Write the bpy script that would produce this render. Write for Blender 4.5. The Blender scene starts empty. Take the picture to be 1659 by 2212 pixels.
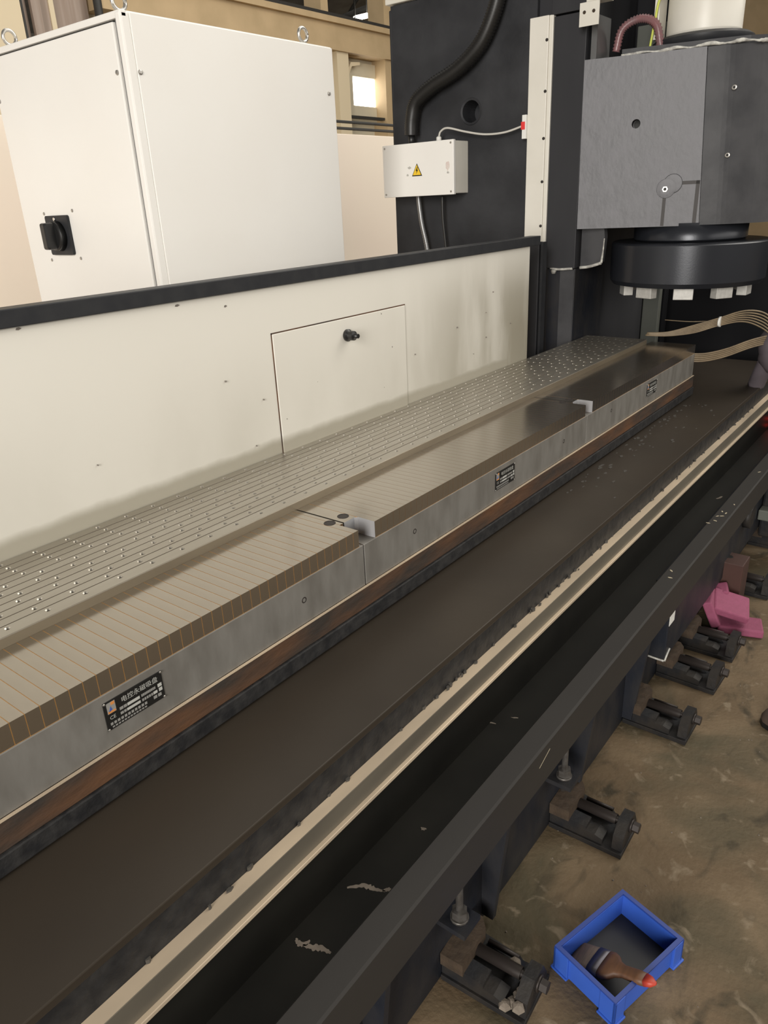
import bpy, bmesh, math, random
from mathutils import Vector, Matrix
random.seed(7)
PI = math.pi
scn = bpy.context.scene
col = scn.collection

# ------------------------------------------------------------------ camera
FPX, W = 1600.0, 1659.0
roll, pitch, yaw = -.04831, .39675, -.67476
fwd = Vector((math.sin(yaw)*math.cos(pitch), math.cos(yaw)*math.cos(pitch), -math.sin(pitch)))
rgt = Vector((math.cos(yaw), -math.sin(yaw), 0))
upv = rgt.cross(fwd)
r2 = math.cos(roll)*rgt + math.sin(roll)*upv
u2 = -math.sin(roll)*rgt + math.cos(roll)*upv
cd = bpy.data.cameras.new('camera')
cd.sensor_fit = 'HORIZONTAL'; cd.sensor_width = 36.0; cd.lens = FPX/W*36.0
cd.clip_start = .02; cd.clip_end = 200
cam = bpy.data.objects.new('camera', cd); col.objects.link(cam)
m = Matrix((r2, u2, -fwd)).transposed().to_4x4(); m.translation = Vector((0, 0, 1.5))
cam.matrix_world = m
scn.camera = cam

# ------------------------------------------------------------------ light
vs = scn.view_settings
vs.view_transform = 'Standard'; vs.look = 'None'; vs.gamma = 1.0; vs.use_curve_mapping = False
vs.exposure = 0.0
wd = bpy.data.worlds.new('hall_daylight'); scn.world = wd; wd.use_nodes = True
bg = wd.node_tree.nodes['Background']
bg.inputs[0].default_value = (1.0, .93, .83, 1); bg.inputs[1].default_value = .12
def area(name, loc, target, sx, sy, energy, colr):
    l = bpy.data.lights.new(name, 'AREA'); l.shape = 'RECTANGLE'; l.size = sx; l.size_y = sy
    l.energy = energy; l.color = colr
    o = bpy.data.objects.new(name, l); col.objects.link(o); o.location = loc
    o.rotation_euler = (Vector(target)-Vector(loc)).to_track_quat('-Z', 'Y').to_euler()
    return o
area('gate_daylight', (1.9, -7.0, 3.0), (-1.2, 3.0, 1.2), 3.0, 4.6, 960, (1.0, .965, .91))
area('roof_skylight', (-2.2, 5.0, 8.0), (-3.4, 5.0, 0), 6.0, 16.0, 400, (1.0, .96, .89))
area('rear_fill_light', (2.6, 9.0, 7.6), (-4.5, 5.5, 1.6), 5.0, 8.0, 620, (1.0, .95, .86))  # second unseen light, added to lift the partition and left hall wall
area('side_fill_light', (8.5, 3.0, 3.4), (-2.0, 2.4, 1.5), 12.0, 3.0, 270, (1.0, .96, .90))  # unseen fill light added from the right to brighten cabinet side and guard

# ------------------------------------------------------------------ materials
def nodes_of(name):
    mt = bpy.data.materials.new(name); mt.use_nodes = True
    nt = mt.node_tree; b = nt.nodes['Principled BSDF']
    return mt, nt, b
def mat(name, c, rough=.5, metal=0.0, var=None, scale=8.0, amt=.5, stretch=(1,1,1), bump=0.0, bscale=60., rvar=0.0, spec=.5, detail=6.0, lo=.35, hi=.65):
    """plain colour + optional second colour mixed in by stretched noise, optional fine bump"""
    mt, nt, b = nodes_of(name)
    b.inputs['Roughness'].default_value = rough; b.inputs['Metallic'].default_value = metal
    b.inputs['Specular IOR Level'].default_value = spec
    b.inputs['Base Color'].default_value = (*c, 1)
    tc = nt.nodes.new('ShaderNodeTexCoord')
    mp = nt.nodes.new('ShaderNodeMapping'); mp.inputs['Scale'].default_value = stretch
    nt.links.new(tc.outputs['Object'], mp.inputs[0])
    if var:
        n = nt.nodes.new('ShaderNodeTexNoise'); n.inputs['Scale'].default_value = scale; n.inputs['Detail'].default_value = detail
        nt.links.new(mp.outputs[0], n.inputs[0])
        r = nt.nodes.new('ShaderNodeValToRGB')
        r.color_ramp.elements[0].position = lo; r.color_ramp.elements[1].position = hi
        r.color_ramp.elements[0].color = (0, 0, 0, 1); r.color_ramp.elements[1].color = (amt,)*3+(1,)
        nt.links.new(n.outputs[0], r.inputs[0])
        mx = nt.nodes.new('ShaderNodeMix'); mx.data_type = 'RGBA'
        mx.inputs[6].default_value = (*c, 1); mx.inputs[7].default_value = (*var, 1)
        nt.links.new(r.outputs[0], mx.inputs[0]); nt.links.new(mx.outputs[2], b.inputs['Base Color'])
        if rvar:
            mr = nt.nodes.new('ShaderNodeMapRange'); mr.inputs[3].default_value = rough-rvar; mr.inputs[4].default_value = rough+rvar
            nt.links.new(n.outputs[0], mr.inputs[0]); nt.links.new(mr.outputs[0], b.inputs['Roughness'])
    if bump:
        n2 = nt.nodes.new('ShaderNodeTexNoise'); n2.inputs['Scale'].default_value = bscale; n2.inputs['Detail'].default_value = 4
        nt.links.new(mp.outputs[0], n2.inputs[0])
        bp = nt.nodes.new('ShaderNodeBump'); bp.inputs['Strength'].default_value = bump; bp.inputs['Distance'].default_value = .01
        nt.links.new(n2.outputs[0], bp.inputs['Height']); nt.links.new(bp.outputs[0], b.inputs['Normal'])
    return mt
def emis(name, c, s):
    mt, nt, b = nodes_of(name)
    b.inputs['Base Color'].default_value = (*c, 1); b.inputs['Emission Color'].default_value = (*c, 1); b.inputs['Emission Strength'].default_value = s
    return mt

M = {}
M['cab'] = mat('cabinet_white_paint', (.83, .81, .77), .38, var=(.79, .76, .71), scale=3, amt=.4, bump=.03, bscale=300)
M['cab_side'] = M['cab']
M['cream'] = mat('cream_paint', (.70, .67, .60), .4, var=(.55, .52, .45), scale=6, amt=.3)
M['pink'] = mat('pinkish_cream_partition', (.88, .78, .66), .6, var=(.88, .74, .64), scale=2, amt=.4)
M['black'] = mat('black_rail_paint', (.022, .023, .026), .45, var=(.05, .05, .05), scale=30, amt=.25, spec=.22)
M['plastic_black'] = mat('black_plastic', (.012, .012, .012), .35)
M['column'] = mat('charcoal_casting_paint', (.023, .0235, .026), .55, var=(.050, .051, .055), scale=5, amt=.6, bump=.12, bscale=45, rvar=.12, spec=.22)
M['guide'] = mat('charcoal_sheet_paint', (.034, .034, .037), .5, var=(.024, .024, .027), scale=12, amt=.5, stretch=(1, 1, .2), spec=.22)
M['head'] = mat('worn_grey_filler', (.092, .091, .099), .5, var=(.155, .153, .165), scale=22, amt=.7, stretch=(1, 1, .6), bump=.12, bscale=60, rvar=.1)
M['head_dark'] = mat('dark_grey_paint', (.042, .042, .045), .5, var=(.08, .079, .082), scale=10, amt=.5, bump=.1, bscale=40, spec=.22)
M['cutter'] = mat('black_oxide_steel', (.024, .026, .032), .30, .35, bump=.02, bscale=200)
M['insert'] = mat('ground_carbide', (.50, .49, .46), .55, .25, var=(.35, .34, .32), scale=80, amt=.5)
M['plate'] = mat('ground_steel_plate', (.47, .44, .385), .34, .85, var=(.36, .32, .26), scale=9, amt=.35, stretch=(3, .5, 1), rvar=.08, bump=.02, bscale=120)
M['bar'] = mat('ground_pole_steel', (.50, .46, .40), .17, .94, var=(.38, .34, .29), scale=7, amt=.6, stretch=(.6, 3, 1), rvar=.06, bump=.02, bscale=160)
M['brass'] = mat('brass_line', (.50, .27, .09), .45, .25)
M['chuck_base'] = mat('grey_chuck_base', (.165, .155, .138), .5, .3, var=(.25, .24, .22), scale=26, amt=.6, stretch=(1, 1, .35), rvar=.1, bump=.05)
M['notch'] = mat('pale_grey_machined', (.34, .345, .36), .5, .3)
M['rust'] = mat('rusty_black_casting', (.040, .033, .028), .6, var=(.15, .065, .026), scale=7, amt=.7, stretch=(1, .6, 2.0), bump=.3, bscale=30, rvar=.15, spec=.22)
M['black_cast'] = mat('black_oily_casting', (.015, .015, .016), .5, var=(.045, .043, .041), scale=40, amt=.5, bump=.4, bscale=35, spec=.22)
M['cover'] = mat('oily_brown_steel', (.043, .034, .025), .42, .1, var=(.034, .027, .0205), scale=3, amt=.8, rvar=.08, bump=.02, spec=.22)
M['rail'] = mat('tan_ground_rail', (.62, .50, .36), .45, .2, var=(.42, .34, .25), scale=9, amt=.8, stretch=(1, .4, 1))
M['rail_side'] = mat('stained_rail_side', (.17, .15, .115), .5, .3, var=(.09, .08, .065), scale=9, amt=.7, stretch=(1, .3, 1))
M['trough'] = mat('black_tray_paint', (.009, .0085, .007), .55, var=(.016, .015, .012), scale=7, amt=.6, spec=.22)
M['flange'] = mat('dark_grey_bed_paint', (.031, .0285, .026), .5, var=(.024, .022, .021), scale=5, amt=.6, stretch=(1, .3, 1), bump=.03, spec=.22)
M['bed'] = mat('blue_black_bed_paint', (.014, .016, .022), .45, var=(.04, .036, .032), scale=14, amt=.5, stretch=(1, 1, .5), bump=.1, spec=.22)
M['pad'] = mat('black_pad_paint', (.014, .0145, .0165), .5, var=(.035, .029, .023), scale=20, amt=.6, bump=.15, spec=.22)
M['pad_rust'] = mat('brown_rust_block', (.062, .043, .029), .7, var=(.030, .022, .016), scale=25, amt=.8, bump=.3, spec=.22)
M['screw_dark'] = mat('dark_screw_steel', (.035, .028, .025), .5, .4)
M['steel'] = mat('bright_steel', (.62, .60, .56), .28, .9)
M['zinc'] = mat('zinc_screw', (.45, .43, .40), .35, .8)
M['stud'] = mat('dull_stud_steel', (.16, .15, .14), .45, .6, var=(.07, .06, .05), scale=60, amt=.7)
M['blue'] = mat('blue_polypropylene', (.036, .105, .47), .4, var=(.026, .08, .38), scale=10, amt=.5)
M['blue_in'] = mat('oily_residue', (.008, .009, .011), .5, var=(.016, .013, .010), scale=12, amt=.7)
M['wood'] = mat('stained_brush_wood', (.13, .060, .028), .55, var=(.08, .038, .02), scale=20, amt=.6, stretch=(6, 1, 1))
M['bristle'] = mat('brown_bristle', (.085, .055, .042), .7, var=(.04, .028, .025), scale=60, amt=.7, stretch=(6, .5, 1))
M['ferrule'] = mat('dull_ferrule', (.075, .07, .085), .4, .5)
M['redtip'] = mat('red_dipped_tip', (.42, .045, .025), .5)
M['foam'] = mat('pink_foam', (.27, .066, .125), .8, var=(.22, .055, .10), scale=60, amt=.5, bump=.15, bscale=150)
M['redbox'] = mat('red_brown_primer', (.055, .021, .014), .65, var=(.034, .014, .010), scale=10, amt=.6)
M['white'] = mat('white_label', (.75, .74, .70), .5)
M['yellow'] = mat('warning_yellow', (.85, .55, .03), .45)
M['ink'] = mat('black_ink', (.009, .0085, .0075), .55, spec=.3)
M['grey_print'] = mat('grey_print', (.24, .235, .22), .5)
M['pale_print'] = mat('pale_print', (.42, .42, .39), .5)
M['orange_print'] = mat('orange_print', (.55, .22, .06), .5)
M['blue_print'] = mat('blue_print', (.04, .09, .35), .5)
M['scuff'] = mat('grey_scuff', (.33, .32, .29), .7, var=(.6, .58, .54), scale=200, amt=.9)
M['pinkmark'] = mat('faded_pink_print', (.66, .53, .49), .6, var=(.70, .66, .6), scale=150, amt=.9)
M['hose'] = mat('black_corrugated_hose', (.013, .012, .011), .42)
M['flexmetal'] = mat('flex_conduit_metal', (.20, .20, .20), .35, .7)
M['wire_white'] = mat('white_wire', (.55, .53, .48), .5)
M['wire_tan'] = mat('tan_cable', (.22, .165, .10), .5, var=(.13, .095, .06), scale=30, amt=.6)
M['wire_green'] = mat('yellow_green_wire', (.55, .60, .10), .5)
M['hose_pink'] = mat('smoky_pink_tube', (.13, .10, .105), .3, var=(.32, .09, .09), scale=9, amt=.5)
M['red'] = mat('red_plastic', (.7, .03, .03), .4)
M['sealant'] = mat('white_sealant', (.55, .54, .49), .6, var=(.2, .19, .18), scale=60, amt=.8, bump=.3)
M['mauve'] = mat('grey_mauve_cloth', (.10, .083, .095), .8, var=(.06, .05, .055), scale=12, amt=.6)
M['led'] = emis('red_indicator', (1.0, .03, .02), 5.0)
M['tube'] = emis('fluorescent_tube', (1.0, .93, .80), 9.0)
M['pane'] = emis('daylight_pane', (1.0, .99, .97), 3.0)
M['wall'] = mat('beige_hall_paint', (.62, .46, .27), .7, var=(.50, .37, .21), scale=2.5, amt=.7)
M['wall_in'] = mat('pale_infill_panel', (.64, .58, .44), .7, var=(.54, .48, .36), scale=2, amt=.6)
M['wallcol'] = mat('cream_hall_column', (.78, .66, .46), .7)
M['sheet'] = mat('mauve_grey_sheet', (.33, .25, .20), .6, var=(.46, .38, .33), scale=3, amt=.6, stretch=(1, 6, .3))
M['roof'] = mat('dark_roof_sheet', (.25, .23, .20), .7, var=(.40, .38, .34), scale=1.2, amt=.8)
M['steelwork'] = mat('dark_steelwork', (.035, .033, .03), .6)
M['greypost'] = mat('grey_green_post', (.10, .105, .09), .6)
M['darkguard'] = mat('black_guard_sheet', (.006, .006, .0075), .7, spec=.22)

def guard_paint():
    """cream panel paint with vertical streaks of oily grime near the column, soft darker band along the foot"""
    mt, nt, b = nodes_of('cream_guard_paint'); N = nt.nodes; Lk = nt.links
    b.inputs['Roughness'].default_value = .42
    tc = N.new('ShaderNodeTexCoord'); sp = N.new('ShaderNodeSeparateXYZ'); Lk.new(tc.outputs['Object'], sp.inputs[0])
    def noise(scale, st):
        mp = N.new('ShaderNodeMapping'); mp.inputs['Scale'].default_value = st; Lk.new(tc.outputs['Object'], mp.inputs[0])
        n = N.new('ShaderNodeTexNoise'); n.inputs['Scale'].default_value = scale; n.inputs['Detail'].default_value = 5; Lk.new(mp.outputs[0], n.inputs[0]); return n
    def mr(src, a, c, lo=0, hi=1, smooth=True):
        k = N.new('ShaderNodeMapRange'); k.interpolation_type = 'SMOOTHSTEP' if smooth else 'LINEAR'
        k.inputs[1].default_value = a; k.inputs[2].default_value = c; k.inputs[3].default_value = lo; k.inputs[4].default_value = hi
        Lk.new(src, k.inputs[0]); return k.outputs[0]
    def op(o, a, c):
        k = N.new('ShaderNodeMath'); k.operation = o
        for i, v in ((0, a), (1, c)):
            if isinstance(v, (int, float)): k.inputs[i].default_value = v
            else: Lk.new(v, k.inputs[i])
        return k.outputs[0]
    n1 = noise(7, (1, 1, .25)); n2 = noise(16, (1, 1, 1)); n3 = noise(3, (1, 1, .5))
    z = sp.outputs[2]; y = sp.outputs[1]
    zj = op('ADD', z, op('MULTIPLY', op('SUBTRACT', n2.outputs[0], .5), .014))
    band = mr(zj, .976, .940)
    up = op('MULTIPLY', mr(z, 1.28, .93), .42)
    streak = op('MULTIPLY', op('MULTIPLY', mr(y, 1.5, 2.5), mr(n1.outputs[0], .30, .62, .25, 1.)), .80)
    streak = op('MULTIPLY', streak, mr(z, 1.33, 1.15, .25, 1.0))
    dirt_and_band = op('MAXIMUM', op('MULTIPLY', band, .92), op('ADD', streak, op('MULTIPLY', up, mr(n3.outputs[0], .3, .7, .5, 1.))))  # grime streaks, darkening downwards and the darker foot band combined
    mx = N.new('ShaderNodeMix'); mx.data_type = 'RGBA'; Lk.new(dirt_and_band, mx.inputs[0])
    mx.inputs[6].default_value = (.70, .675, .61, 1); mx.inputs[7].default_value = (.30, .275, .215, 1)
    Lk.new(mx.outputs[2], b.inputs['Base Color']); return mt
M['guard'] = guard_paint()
M['scuff2'] = mat('dark_paint_chip', (.16, .14, .12), .7)

def floor_concrete():
    mt, nt, b = nodes_of('stained_concrete'); N = nt.nodes; Lk = nt.links
    tc = N.new('ShaderNodeTexCoord')
    def noise(s, d=8, dist=0.0, st=(1, 1, 1)):
        mp = N.new('ShaderNodeMapping'); mp.inputs['Scale'].default_value = st; Lk.new(tc.outputs['Object'], mp.inputs[0])
        n = N.new('ShaderNodeTexNoise'); n.inputs['Scale'].default_value = s; n.inputs['Detail'].default_value = d; n.inputs['Distortion'].default_value = dist
        Lk.new(mp.outputs[0], n.inputs[0]); return n
    def ramp(n, a, c, hi):
        r = N.new('ShaderNodeValToRGB'); e = r.color_ramp.elements
        e[0].position = a; e[1].position = c; e[0].color = (0, 0, 0, 1); e[1].color = (hi, hi, hi, 1); Lk.new(n.outputs[0], r.inputs[0]); return r
    def mix(a, c, f):
        x = N.new('ShaderNodeMix'); x.data_type = 'RGBA'; Lk.new(f.outputs[0], x.inputs[0])
        if isinstance(a, tuple): x.inputs[6].default_value = (*a, 1)
        else: Lk.new(a.outputs[2], x.inputs[6])
        x.inputs[7].default_value = (*c, 1); return x
    x = mix((.128, .089, .051), (.190, .138, .083), ramp(noise(5, 9), .42, .68, .8))
    x = mix(x, (.075, .063, .037), ramp(noise(3.2, 8, .6), .46, .64, .9))
    x = mix(x, (.040, .033, .020), ramp(noise(9, 9, 1.2, (1, .6, 1)), .55, .70, .85))
    x = mix(x, (.24, .19, .13), ramp(noise(16, 8, .8), .60, .70, .7))
    Lk.new(x.outputs[2], b.inputs['Base Color'])
    b.inputs['Roughness'].default_value = .7; b.inputs['Specular IOR Level'].default_value = .25
    n = noise(70, 6); bp = N.new('ShaderNodeBump'); bp.inputs['Strength'].default_value = .25; bp.inputs['Distance'].default_value = .01
    Lk.new(n.outputs[0], bp.inputs['Height']); Lk.new(bp.outputs[0], b.inputs['Normal'])
    return mt
M['floor'] = floor_concrete()

# ------------------------------------------------------------------ mesh helpers
class MB:
    def __init__(s): s.v = []; s.f = []; s.sm = set()
    def add(s, vs_, fs_, smooth=False):
        o = len(s.v); s.v += [tuple(p) for p in vs_]
        for f in fs_:
            if smooth: s.sm.add(len(s.f))
            s.f.append(tuple(i+o for i in f))
        return s
    def box(s, x0, x1, y0, y1, z0, z1, c=0.0):
        if c <= 0:
            vv = [(x, y, z) for x in (x0, x1) for y in (y0, y1) for z in (z0, z1)]
            return s.add(vv, [(0, 1, 3, 2), (4, 6, 7, 5), (0, 4, 5, 1), (2, 3, 7, 6), (0, 2, 6, 4), (1, 5, 7, 3)])
        bm = bmesh.new()
        bmesh.ops.create_cube(bm, size=1)
        for v in bm.verts:
            v.co = ((x0+x1)/2+v.co.x*(x1-x0), (y0+y1)/2+v.co.y*(y1-y0), (z0+z1)/2+v.co.z*(z1-z0))
        bmesh.ops.bevel(bm, geom=bm.edges[:], offset=c, segments=2, profile=.5, affect='EDGES')
        bm.verts.index_update()
        s.add([v.co[:] for v in bm.verts], [[v.index for v in f.verts] for f in bm.faces]); bm.free(); return s
    def prism(s, poly, a0, a1, axis='z'):
        """poly: 2D ccw outline; axis z -> (x,y), y -> (x,z), x -> (y,z)"""
        n = len(poly)
        def p(q, h): return {'z': (q[0], q[1], h), 'y': (q[0], h, q[1]), 'x': (h, q[0], q[1])}[axis]
        vv = [p(q, a0) for q in poly]+[p(q, a1) for q in poly]
        ff = [tuple(range(n))[::-1], tuple(range(n, 2*n))]+[(i, (i+1) % n, n+(i+1) % n, n+i) for i in range(n)]
        if axis == 'y': ff = [f[::-1] for f in ff]
        return s.add(vv, ff)
    def lathe(s, prof, c, axis='z', n=32, smooth=True, cap=True):
        """prof: list of (r, h) along axis from c"""
        vv = []; ff = []; P2 = []
        for j in range(len(prof)-1): P2 += [prof[j], prof[j+1]]
        for r, h in P2:
            for i in range(n):
                a = 2*PI*i/n; p = (r*math.cos(a), r*math.sin(a), h)
                if axis == 'x': p = (p[2], p[0], p[1])
                if axis == 'y': p = (p[0], p[2], -p[1])
                vv.append((c[0]+p[0], c[1]+p[1], c[2]+p[2]))
        for j in range(0, len(P2), 2):
            for i in range(n):
                k = (i+1) % n; ff.append((j*n+i, j*n+k, (j+1)*n+k, (j+1)*n+i))
        prof = P2
        s.add(vv, ff, smooth)
        if cap:
            o = len(s.v)-len(vv)
            s.f.append(tuple(range(o, o+n))[::-1]); s.f.append(tuple(range(o+(len(prof)-1)*n, o+len(prof)*n)))
        return s
    def tube(s, pts, r, n=8, smooth=True, rib=None):
        pts = [Vector(p) for p in pts]; vv = []; ff = []
        prev = None
        for i, p in enumerate(pts):
            t = (pts[min(i+1, len(pts)-1)]-pts[max(i-1, 0)]).normalized()
            if prev is None:
                a = Vector((0, 0, 1)) if abs(t.z) < .9 else Vector((1, 0, 0)); u = t.cross(a).normalized()
            else: u = (prev-t*prev.dot(t)).normalized()
            prev = u; w = t.cross(u); rr = r(i/(len(pts)-1)) if callable(r) else r*(rib if rib and i % 2 else 1)
            for k in range(n):
                an = 2*PI*k/n; vv.append(p+u*rr*math.cos(an)+w*rr*math.sin(an))
        for i in range(len(pts)-1):
            for k in range(n):
                q = (k+1) % n; ff.append((i*n+k, i*n+q, (i+1)*n+q, (i+1)*n+k))
        s.add(vv, ff, smooth); o = len(s.v)-len(vv)
        s.f.append(tuple(range(o, o+n))[::-1]); s.f.append(tuple(range(o+len(vv)-n, o+len(vv))))
        return s
    def mesh(s, name, mt):
        me = bpy.data.meshes.new(name); me.from_pydata(s.v, [], s.f)
        bm = bmesh.new(); bm.from_mesh(me); bmesh.ops.recalc_face_normals(bm, faces=bm.faces[:]); bm.to_mesh(me); bm.free()
        if s.sm:
            me.polygons.foreach_set('use_smooth', [i in s.sm for i in range(len(me.polygons))])
        me.materials.append(mt); return me
    def build(s, name, mt, parent=None):
        return link(name, s.mesh(name, mt), parent)
def link(name, me, parent=None):
    o = bpy.data.objects.new(name, me); col.objects.link(o)
    if parent is not None:
        o.parent = parent
        pw = parent
        off = Vector((0, 0, 0))
        while pw is not None: off += Vector(pw.location); pw = pw.parent
        o.location = -off if parent.rotation_euler.z == 0 else (0, 0, 0)
    return o
def tag(o, label, cat, group=None):
    o['label'] = label; o['category'] = cat
    if group: o['group'] = group
    return o
def thing(name, label, cat, loc=(0, 0, 0), rz=0.0, group=None):
    """empty at the base; children are modelled in world coordinates when rz is 0, else in local ones"""
    o = bpy.data.objects.new(name, None); col.objects.link(o); o.location = loc; o.rotation_euler = (0, 0, rz)
    o.empty_display_size = .05
    return tag(o, label, cat, group)
def struct(o): o['kind'] = 'structure'; return o
def catmull(P, n):
    P = [Vector(p) for p in P]; P = [2*P[0]-P[1]]+P+[2*P[-1]-P[-2]]; out = []
    for i in range(1, len(P)-2):
        a, b, c, d = P[i-1:i+3]
        for k in range(n):
            t = k/n; out.append(.5*((2*b)+(c-a)*t+(2*a-5*b+4*c-d)*t*t+(-a+3*b-3*c+d)*t**3))
    out.append(P[-2]); return out
def copy_tree(o, parent=None):
    c = o.copy(); col.objects.link(c)
    if parent is not None: c.parent = parent
    for ch in list(o.children): copy_tree(ch, c)
    return c
def text_mesh(txt, size, mt):
    cu = bpy.data.curves.new('lettering', 'FONT'); cu.body = txt; cu.size = size; cu.align_x = 'CENTER'; cu.align_y = 'CENTER'; cu.resolution_u = 2
    t = bpy.data.objects.new('lettering', cu); col.objects.link(t)
    dg = bpy.context.evaluated_depsgraph_get(); dg.update()
    me = bpy.data.meshes.new_from_object(t.evaluated_get(dg)); bpy.data.objects.remove(t); bpy.data.curves.remove(cu)
    me.materials.clear(); me.materials.append(mt); return me

# ------------------------------------------------------------------ hall
struct(MB().box(-20, 8, -9, 30, -.05, 0).build('floor', M['floor']))
wl = MB().box(-9.6, -9.35, 6.3, 26, 0, 3.80).build('wall_left', M['wall_in']); struct(wl)
t1 = MB().box(-9.5, -9.0, 6.3, 26, 3.78, 4.14); t1.box(-9.55, -8.93, 6.3, 26, 4.14, 4.22)
struct(t1.build('trim_1', M['wall']))
t2 = MB().box(-9.55, -8.95, 6.3, 26, 4.22, 4.27); struct(t2.build('trim_2', M['steelwork']))
for i, (ya, yb) in enumerate(((10.66, 10.95), (11.95, 12.4), (8.2, 8.6), (15, 15.4), (18, 18.4))):
    c_ = MB().box(-9.38, -9.05, ya, yb, 0, 3.78)
    if i == 0: c_.prism([(yb, 3.42), (yb+.18, 3.68), (yb+.42, 3.70), (yb+.42, 3.66), (yb+.20, 3.62), (yb+.03, 3.36)][::-1], -9.25, -9.15, 'x')
    struct(c_.build('trim_%d' % (3+i), M['wallcol' if i == 0 else 'wall']))
# window of the hall wall: frame with bright pane
wf = MB(); wf.box(-9.38, -9.28, 11.14, 11.31, 2.8, 3.72); wf.box(-9.38, -9.28, 12.11, 12.25, 2.8, 3.72)
wf.box(-9.38, -9.28, 11.31, 12.11, 2.8, 3.06); wf.box(-9.38, -9.28, 11.31, 12.11, 3.51, 3.72)
w1 = struct(wf.build('window_1', M['wall_in']))
def rrect(x0, x1, y0, y1, r, n=5):
    out = []
    for cx, cy, a0 in ((x1-r, y1-r, 0), (x0+r, y1-r, PI/2), (x0+r, y0+r, PI), (x1-r, y0+r, 3*PI/2)):
        out += [(cx+r*math.cos(a0+PI/2*k/n), cy+r*math.sin(a0+PI/2*k/n)) for k in range(n+1)]
    return out
MB().prism(rrect(11.32, 12.10, 3.07, 3.50, .09), -9.33, -9.30, 'x').build('pane', M['pane'], w1)
b = MB().box(-9.2, -9.1, 10.85, 12.4, 2.84, 2.88); struct(b.build('trim_9', M['steelwork']))
# cream column and sheeting at the far left, seen over the cabinet
struct(MB().box(-9.4, -8.9, 2.5, 5.22, 0, 6.5).build('trim_10', M['wallcol']))
sh = MB()
for ya, yb, xx in ((5.24, 5.40, -9.1), (5.41, 5.52, -9.0), (5.54, 5.70, -9.12), (5.76, 6.26, -9.2)):
    sh.box(xx-.05, xx, ya, yb, 0, 6)
struct(sh.build('wall_sheeting', M['sheet']))
struct(MB().box(-9.2, -9.10, 5.69, 5.75, 0, 6).build('trim_11', M['wallcol']))
tag(MB().lathe([(.05, 0), (.05, 6)], (-9.0, 6.27, 0), n=12).build('downpipe', M['steelwork']), 'dark vertical pipe on the hall wall beside the mauve sheeting', 'pipe')
struct(MB().box(-8.95, -8.90, 5.225, 5.25, 0, 6).build('trim_12', M['steelwork']))
# upper hall columns and the neighbouring bay's roof
for i, ya in enumerate((6.9, 10.40, 12.03)):
    struct(MB().box(-9.45, -9.1, ya, ya+(.17, .17, .32)[i], 4.27, 9).build('trim_%d' % (13+i), M['wall']))
rf = MB(); rf.add([(-9.6, 0, 9.2), (-9.6, 40, 9.2), (-24, 40, 6.6), (-24, 0, 6.6), (-9.6, 0, 9.3), (-9.6, 40, 9.3), (-24, 40, 6.7), (-24, 0, 6.7)],
                  [(0, 1, 2, 3), (4, 7, 6, 5), (0, 4, 5, 1), (2, 6, 7, 3), (1, 5, 6, 2), (0, 3, 7, 4)])
struct(rf.build('ceiling', M['roof']))
struct(MB().box(-24.2, -24, 0, 40, 0, 6.7).build('wall_bay', M['roof']))
M['rooflight'] = emis('translucent_roof_sheet', (1.0, .96, .88), 1.1)
for k in range(6):
    y = 14.5+2.1*k; tag(MB().add([(-11.5, y, 8.82), (-11.5, y+.8, 8.82), (-16, y+.8, 8.0), (-16, y, 8.0), (-11.5, y, 8.83), (-11.5, y+.8, 8.83), (-16, y+.8, 8.01), (-16, y, 8.01)], [(0, 1, 2, 3), (7, 6, 5, 4), (0, 4, 5, 1), (2, 6, 7, 3)]).build('roof_light', M['rooflight']), 'translucent daylight sheet set in the roof of the next bay', 'roof light', 'roof lights of the next bay')
for k in range(7):
    y = 12+3*k
    tr = MB().tube([(-9.8, y, 6.6), (-24, y, 5.2)], .07, 6); tr.tube([(-10.5, y, 9), (-13.5, y+.2, 6.2)], .05, 6); tr.tube([(-13.5, y+.2, 6.2), (-16, y, 8.0)], .05, 6)
    tr.tube([(-16, y, 8.0), (-18.5, y, 5.8)], .05, 6)
    struct(tr.build('trim_truss', M['steelwork']))
for k, (p0, p1, lb) in enumerate((((-14, 17.29, 5.82), (-14, 17.8, 5.95), 'left'), ((-14, 18.09, 6.03), (-14, 18.55, 6.17), 'right'))):
    lt = thing('strip_lamp', '%s of two bright strip lamps under the roof beyond the crane beam' % lb, 'lamp', p0, 0, 'lamps of the next bay')
    MB().tube([p0, p1], .06, 8).build('tube', M['tube'], lt); hg = MB()
    for q in (p0, p1): hg.tube([q, (q[0], q[1], 8.45)], .02, 6)
    hg.build('hanger', M['steelwork'], lt)
struct(MB().box(-20, 8, 24, 24.3, 0, 9).build('wall_far', M['wall']))
struct(MB().box(-2.3, -1.55, 15, 15.5, 0, 9).build('trim_20', M['wallcol']))
# pink partition behind the cabinet and two rods along its top
MBp = MB().box(-3.62, -3.5, -1.5, 9, 0, 1.918, .004)
tag(MBp.build('partition', M['pink']), 'pinkish cream sheet partition standing behind the white cabinet', 'partition')
for i, zz in enumerate((1.965, 2.005)):
    r_ = MB().tube([(-3.62, 4.1, zz), (-3.62, 9, zz)], .009, 8); r_.box(-3.64, -3.60, 4.085-.03*i, 4.115-.03*i, 1.918, (1.98, 2.03)[i])
    tag(r_.build('guard_rod', M['steelwork']), '%s dark rod above the pinkish partition' % ('lower', 'upper')[i], 'rod', 'rods above the partition')

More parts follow.
